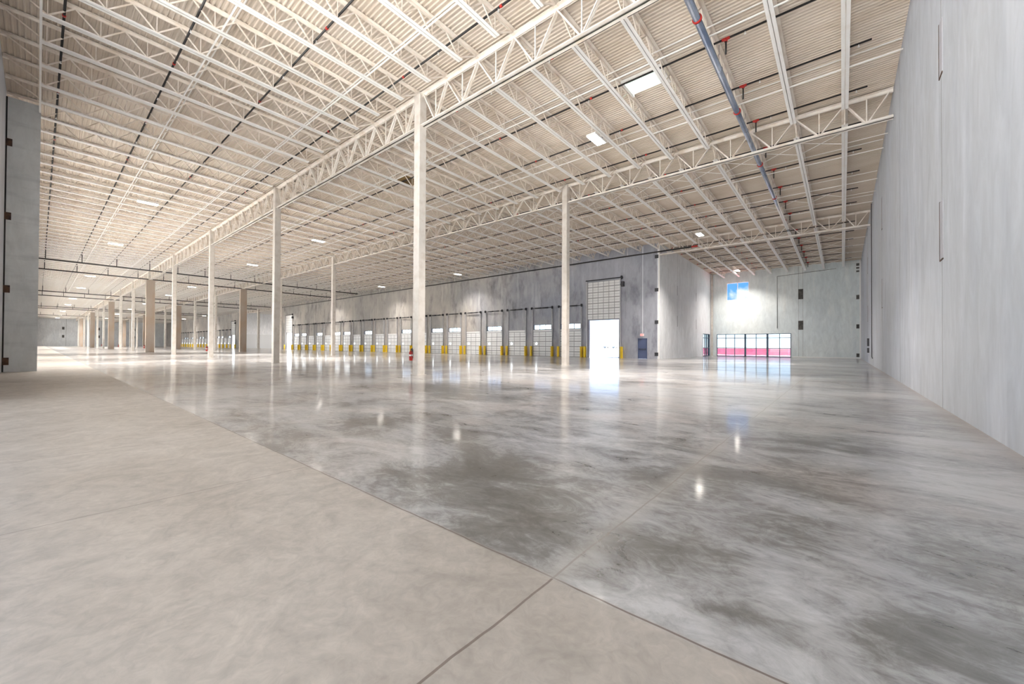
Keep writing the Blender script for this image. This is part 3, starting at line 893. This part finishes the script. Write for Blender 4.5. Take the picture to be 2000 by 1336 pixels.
column(X1 - 7 * S, YC, 'pale column with dark edges standing before the far recess wall', w=0.55)
column(X1 + 0.17, YF - 0.22, 'slim white corner column beside the glazed end wall', w=0.26)

# bridging lines between joists
def run(name, y_, z_, x0, x1, label, m=M_steel, t=0.035, cat='bridging'):
    o = MB().box(x0, x1, y_ - t / 2, y_ + t / 2, z_ - t / 2, z_ + t / 2).build(name, m)
    tag(o, label, cat, 'bridging angles between the joists')
for i, (y_, ph) in enumerate(((-0.05, 'along the rear wall top, running past the pilaster'), (3.95, 'between rear wall and first girder line, first row'),
                              (8.3, 'between rear wall and first girder line, second row'), (14.6, 'between first and second girder lines, first row'),
                              (19.4, 'between first and second girder lines, second row'), (28.0, 'beyond second girder line, first row'),
                              (32.6, 'beyond second girder line, second row'), (37.2, 'beyond second girder line, third row'))):
    x0 = XFAR + 0.1 if i else -29.0
    zb_ = deck(y_) - DEP + 0.03
    run('bridging_angle', y_, zb_, x0, XR - 0.05, 'thin cream bridging angle %s' % ph, t=0.06 if i == 0 else 0.04)
    if i: run('bridging_angle', y_ + 0.35, deck(y_) - 0.13, x0, XR - 0.05, 'upper thin cream bridging angle %s' % ph)
# cross bridging in the recess and beyond girder B
def xbrace(y_, n0, n1, label):
    b = MB()
    for n in range(n0, n1):
        xa, xb_ = jx(n), jx(n + 1)
        zt_, zb_ = deck(y_) - 0.08, deck(y_) - DEP + 0.04
        b.bar((xa, y_, zt_), (xb_, y_, zb_), 0.03); b.bar((xa, y_ + 0.05, zb_), (xb_, y_ + 0.05, zt_), 0.03)
    for nn in (n0,):
        b.bar((jx(nn), y_, deck(y_) - DEP + 0.04), (XR if n0 == 0 else jx(nn), y_ + 0.001, deck(y_) - DEP + 0.04), 0.03)
    o = b.build('cross_bridging', M_steel)
    tag(o, label, 'bridging', 'cross bridging rows')
for i, y_ in enumerate((44.6, 47.8, 51.0, 54.2, 57.4, 60.2)):
    xbrace(y_, 0, 7, 'crossed bridging rods in the glazed recess roof, %s row from the truss' % ordw(i + 1))
for i, y_ in enumerate((26.3, 35.0)):
    xbrace(y_, 0, 20, 'crossed bridging rods beyond second girder line, %s row' % ordw(i + 1))

# ------------------------------------------------------------------ sprinkler pipes
YP = [0.46, 3.38, 6.42, 9.60, 12.55, 15.65, 18.85, 22.05, 25.25, 28.5, 31.75, 34.95, 38.1]
XM = -3.45     # big main
def drop_head(b, x, y, z): b.cyl((x, y, z - 0.09), (x, y, z), 0.016, 6); b.cyl((x, y, z - 0.10), (x, y, z - 0.085), 0.035, 8)
_h = MB(); drop_head(_h, 0, 0, 0); HEAD = _h.mesh('sprinkler_head', M_white)
def branch(y_, x0, label, x1=0.82):
    z_ = deck(y_) - 0.30
    p = empty('sprinkler_pipe', (0, y_, z_))
    tag(p, label, 'sprinkler pipe', 'sprinkler branch pipes')
    MB().cyl((x0, 0, 0), (x1, 0, 0), 0.036, 8).build('pipe', M_black, p)
    xx = x1 - 0.35
    while xx > max(x0, -33):
        link('sprinkler_head', HEAD, p, (xx, 0, -0.02)); xx -= 3.05
    rd = MB()
    rd.cyl((XM + 0.14, 0, 0), (XM + 0.40, 0, 0), 0.052, 10)
    rd.cyl((XM + 0.27, 0, -0.10), (XM + 0.27, 0, 0.0), 0.055, 10)
    for xx in (-8.6, -14.0, -20.6, -27.0, -33.5):
        if xx > x0: rd.cyl((xx, 0, 0), (xx + 0.10, 0, 0), 0.05, 8)
    rd.build('red_coupling', M_red, p)
    MB().cyl((XM + 0.27, 0, -0.55), (XM + 0.27, 0, -0.08), 0.03, 8).build('riser_nipple', M_black, p)
for i, y_ in enumerate(YP):
    branch(y_, XFAR + 1.0, 'long black sprinkler pipe through the joists, %s line from the rear wall' % ordw(i + 1))
for i, y_ in enumerate((43.4, 46.6, 49.8, 53.0, 56.2, 59.4)):
    branch(y_, X1 + 0.6, 'short black sprinkler pipe in the glazed recess roof, %s from the truss' % ordw(i + 1))
big = empty('sprinkler_main', (XM, 0, 0))
tag(big, 'fat blue-silver galvanised main pipe slung under the joists near the right wall', 'pipe')
MAINZ = lambda y: 11.72 - 0.002 * y
mp_ = MB().cyl((0, YL + 0.1, MAINZ(0)), (-0.28, YF - 1.0, MAINZ(YF)), 0.11, 20)
mp_.build('pipe', M_galv, big)
for yy in (5.9, 13.25, 19.6, 26.1, 32.5, 38.9, 45.3):
    MB().cyl((-0.28 * yy / YF, yy - 0.035, MAINZ(yy)), (-0.28 * yy / YF, yy + 0.035, MAINZ(yy)), 0.145, 20).build('red_clamp', M_red, big)
hg = MB()
for yy in (4.0, 10.0, 16.2, 21.6, 27.0, 33.0, 40.0, 46.0, 52.0, 58.0):
    xo = -0.28 * yy / YF
    hg.cyl((xo, yy - 0.012, MAINZ(yy)), (xo, yy + 0.012, MAINZ(yy)), 0.122, 16); hg.cyl((xo, yy, MAINZ(yy) + 0.1), (xo, yy, deck(yy)), 0.008, 6)
hg.build('hanger', M_galv, big)
def cross_main(xm, label, y1=39.5, z0=11.25, r=0.085):
    o = empty('sprinkler_cross_main', (xm, 0, 0))
    tag(o, label, 'pipe', 'black sprinkler cross mains')
    MB().cyl((0, YL + 0.5, z0), (0, y1, z0 - 0.1), r, 8).build('pipe', M_black, o)
    rs = MB()
    for y_ in YP:
        if y_ < y1: rs.cyl((0, y_, z0), (0, y_, deck(y_) - 0.3), 0.04, 6)
    rs.build('riser_nipple', M_black, o)
for i, xm in enumerate((-72.0, -81.9, -116.5, -127.0, -165.0, -173.0, -214.0)):
    cross_main(xm, 'black sprinkler cross main hanging below the joists, %s from the big silver main' % ordw(i + 1))
dp = empty('wall_pipe', (0, YC - 0.4, 0))
tag(dp, 'long dark blue-black pipe along the top of the dock wall', 'pipe')
MB().cyl((R2X1, 0, 11.05), (-11.4, 0, 11.17), 0.07, 10).build('pipe', M_black, dp)
MB().cyl((-11.4, 0, 11.17), (-10.85, 0, 11.17), 0.085, 12).build('red_coupling', M_red, dp)
cs = MB()
for k in range(14): cs.cyl((-18 - 7 * k, 0, 11.15), (-18 - 7 * k, 0, deck(YC)), 0.02, 6)
cs.build('hanger', M_steel, dp)

# ------------------------------------------------------------------ light fixtures
hb = MB().box(-0.24, 0.24, -0.56, 0.56, 0.0, 0.09)
hb.box(-0.10, 0.10, -0.30, 0.30, 0.09, 0.15)
HB_ME = hb.mesh('housing', M_white)
LENS_ME = MB().box(-0.215, 0.215, -0.53, 0.53, -0.012, 0.0).mesh('lens', M_lens)
def fixture(x_, y_, z_, label, watts=None, spread=112):
    o = empty('high_bay_light', (x_, y_, z_))
    tag(o, label, 'ceiling light', 'lit high-bay lights')
    link('housing', HB_ME, o); link('lens', LENS_ME, o)
    w = MB()
    for yy in (-0.45, 0.45): w.cyl((0, yy, 0.09), (0, yy, deck(y_ + yy) - z_ + 0.005), 0.012, 5)
    w.build('hanger', M_steel, o)
    ld = bpy.data.lights.new('high_bay_lamp', 'AREA'); ld.shape = 'RECTANGLE'; ld.size, ld.size_y = 0.42, 1.05
    ld.energy = watts or LAMP_W; ld.spread = math.radians(spread); ld.color = (1.0, 0.93, 0.85); ld.use_nodes = False
    lo = bpy.data.objects.new('high_bay_lamp', ld); COL.objects.link(lo); lo.parent = o; lo.location = (0, 0, -0.03)
    if LAMP_UP:
        lu = bpy.data.lights.new('high_bay_uplight', 'AREA'); lu.shape = 'RECTANGLE'; lu.size, lu.size_y = 0.42, 1.05
        lu.energy = LAMP_W * LAMP_UP; lu.color = (1.0, 0.93, 0.85)
        uo = bpy.data.objects.new('high_bay_uplight', lu); COL.objects.link(uo); uo.parent = o; uo.location = (0, 0, 0.17)
        uo.rotation_euler = (math.pi, 0, 0)
ROWS = [
    (4.92, [-38.04, -56.3, -86.3, -106.0, -132.9, -155.0, -188.5, -215.0, -240.0], 'between rear wall and first girder line'),
    (17.3, [-9.17, -38.94, -57.3, -88.0, -107.1, -135.0, -160.0, -190.0, -225.0], 'between first and second girder lines'),
    (37.9, [-9.8, -41.7, -61.0, -84.0, -108.0, -175.0, -205.0], 'beyond second girder line'),
    (58.9, [-10.6], 'in the glazed recess'),
]
for y_, xs, ph in ROWS:
    for i, x_ in enumerate(xs):
        lab = 'glowing high-bay light %s, %s from the right wall' % (ph, ordw(i + 1))
        if y_ == 17.3 and i == 0: lab = 'brightest glowing high-bay light, above and right of the nearest column'
        if y_ > 50: lab = 'glowing high-bay light under the recess roof above the glazed end wall'
        fixture(x_, y_, 11.36, lab, 560.0 if y_ > 50 else ((1100.0 if x_ > -20 else 480.0) if y_ > 30 else (2200.0 if x_ < -180 else None)), (126 if y_ > 50 else 122) if y_ > 30 else (165 if x_ < -180 else 112))
fixture(-134.0, 52.0, 11.2, 'unseen high-bay light inside the far recess by its outer wall', 2000.0, 170)  # unseen lamp that lights the far recess

# skylight and hatch in the deck
sk = empty('skylight', (-6.38, 16.45, deck(16.45)))
tag(sk, 'small pale ribbed skylight panel between joists near the silver pipe', 'skylight')
b = MB()
for i in range(8):
    y0 = -0.52 + i * 0.13
    b.box(-0.72, 0.72, y0, y0 + 0.075, -0.03, 0.0); b.box(-0.72, 0.72, y0 + 0.075, y0 + 0.13, -0.012, 0.0)
b.build('ribbed_panel', M_sky, sk)
MB().box(-0.85, -0.76, -0.65, 0.60, -0.12, 0.0).box(0.76, 0.85, -0.65, 0.60, -0.12, 0.0).box(-0.85, 0.85, -0.66, -0.56, -0.09, 0.0).build('frame', M_steel, sk)
hc = empty('roof_hatch', (-22.7, 16.1, deck(16.1)))
tag(hc, 'small dark brown roof hatch opening between joists behind the nearest column', 'hatch')
MB().box(-0.6, 0.6, -0.5, -0.42, -0.2, 0).box(-0.6, 0.6, 0.42, 0.5, -0.2, 0).box(-0.6, -0.52, -0.42, 0.42, -0.2, 0).box(0.52, 0.6, -0.42, 0.42, -0.2, 0).build('curb', M_brown, hc)
MB().box(-0.52, 0.52, -0.42, 0.42, -0.05, 0.0).build('lid', M_brown, hc)

# ------------------------------------------------------------------ wall conduits
def conduit(pts, r, label, m=M_dark, nm='conduit'):
    b = MB()
    for a, c in zip(pts, pts[1:]): b.cyl(a, c, r, 8)
    for p in pts: b.cyl((p[0], p[1], p[2] - r), (p[0], p[1], p[2] + r), r * 1.2, 8)
    o = b.build(nm, m); tag(o, label, 'conduit')
conduit([(XR - 0.03, 39.9, 12.1), (XR - 0.03, 39.9, 0.62), (XR - 0.03, 39.2, 0.55)], 0.022, 'thin dark conduit running down the right wall to a low elbow')
conduit([(-0.6, YF - 0.04, 11.0), (-1.8, YF - 0.04, 10.95), (-6.62, YF - 0.04, 10.68), (-6.62, YF - 0.04, 3.85)], 0.022, 'thin grey conduit bent down the pale end wall beside the small window', M_plate)
eb = empty('electrical_box', (XR, 44.6, 1.35))
tag(eb, 'pair of small dark electrical boxes low on the right wall', 'electrical box')
MB().box(-0.12, 0, -0.3, 0.3, 0.1, 0.75).build('housing', M_dark, eb)
MB().box(-0.12, 0, -0.3, 0.3, -0.45, -0.05).build('outlet', M_dark, eb)

# ------------------------------------------------------------------ fire extinguishers
def extinguisher(x_, y_, z_, label):
    o = empty('fire_extinguisher', (x_, y_, z_))
    tag(o, label, 'fire extinguisher', 'fire extinguishers on columns')
    b = MB().cyl((0, 0, 0.03), (0, 0, 0.38), 0.075, 18).cyl((0, 0, 0.38), (0, 0, 0.44), 0.075, 18, 0.03).cyl((0, 0, 0.0), (0, 0, 0.03), 0.065, 18, 0.075)
    b.build('cylinder', M_red, o)
    MB().cyl((0, 0, 0.20), (0, 0, 0.27), 0.0765, 18).build('label_band', M_white, o)
    MB().cyl((0, 0, 0.44), (0, 0, 0.49), 0.022, 10).box(-0.015, 0.11, -0.015, 0.015, 0.49, 0.51).bar((-0.01, 0, 0.47), (0.10, 0, 0.55), 0.025).build('valve_handle', M_dark, o)
    hs = MB(); pr_ = (0.03, -0.02, 0.47)
    for k in range(1, 9):
        t = k / 8; q = (0.03 + 0.08 * math.sin(t * math.pi), -0.05, 0.47 - 0.36 * t); hs.cyl(pr_, q, 0.011, 6, caps=False); pr_ = q
    hs.build('hose', M_dark, o)
    MB().box(-0.03, 0.03, 0.06, 0.095, 0.1, 0.5).build('bracket', M_dark, o)
extinguisher(X1 - 0.17, YA - 0.295, 0.64, 'red fire extinguisher hung on the nearest tall column')
for k, nm in ((2, 'third'), (4, 'fifth'), (6, 'seventh'), (8, 'ninth')):
    off = 0.295 if k != 4 else 0.60
    extinguisher(X1 - k * S - (0.1 if k != 4 else 0.1), YA - off, 0.62, 'small red fire extinguisher on the %s support of first girder line' % nm)

# ------------------------------------------------------------------ outside
gr = MB()
gr.face([(-600, YC + 0.3, -0.06), (300, YC + 0.3, -0.06), (300, 700, -0.06), (-600, 700, -0.06)])
gr.face([(-600, -500, -0.06), (300, -500, -0.06), (300, YL - 0.3, -0.06), (-600, YL - 0.3, -0.06)])
struct(gr.build('ground', M_ground))
def barrier(x0, x1, y_, label):
    o = empty('low_red_barrier', ((x0 + x1) / 2, y_, -0.06)); h2 = (x1 - x0) / 2
    tag(o, label, 'barrier', 'low red barrier sections outside the glazing')
    b = MB(); b.box(-h2, h2, 0, 0.3, 0, 1.08)
    for k in range(int(h2 * 2 / 1.2)): b.box(-h2 + 0.55 + k * 1.2, -h2 + 0.65 + k * 1.2, -0.05, 0.0, 0, 1.08)
    b.build('panel', M_redwall, o)
    MB().box(-h2, h2, -0.08, 0.34, 1.08, 1.16).build('cap_rail', M_white, o)
for k in range(5):
    barrier(-27.5 + k * 5.2, -27.5 + k * 5.2 + 5.1, 82 - k * 1.0, 'low red barrier section outside the glazed wall, %s from its far end' % ordw(k + 1))
pk = MB().box(-22, 4, 64.5, 77.0, -0.05, 0.0)
for yy in (67.5, 72.0): pk.box(-22, 4, yy, yy + 0.35, 0.0, 0.01, 1)
for k in range(9): pk.box(-22 + k * 3, -21.85 + k * 3, 64.5, 77.0, 0.0, 0.01, 1)
struct(pk.build('path_pink_apron', [M_pink, M_white]))
def trailer(x_, y_, label):
    o = empty('parked_trailer', (x_, y_, -0.06))
    tag(o, label, 'trailer', 'parked trailers outside the open doorway')
    MB().box(-1.25, 1.25, 0, 13, 1.15, 3.9).build('box_body', M_trailer, o)
    MB().box(-1.1, 1.1, 0, 0.1, 0.4, 1.15).build('bumper', M_mull, o)
    for xx in (-1.0, 1.0):
        for yy in (1.5, 2.8): MB().cyl((xx - 0.2, yy, 0.5), (xx + 0.2, yy, 0.5), 0.5, 14).build('wheel', M_dark, o)
trailer(-112, 235, 'distant white trailer seen through the open doorway, nearer the sill')
trailer(-118, 235, 'distant white trailer seen through the open doorway, beside its twin')
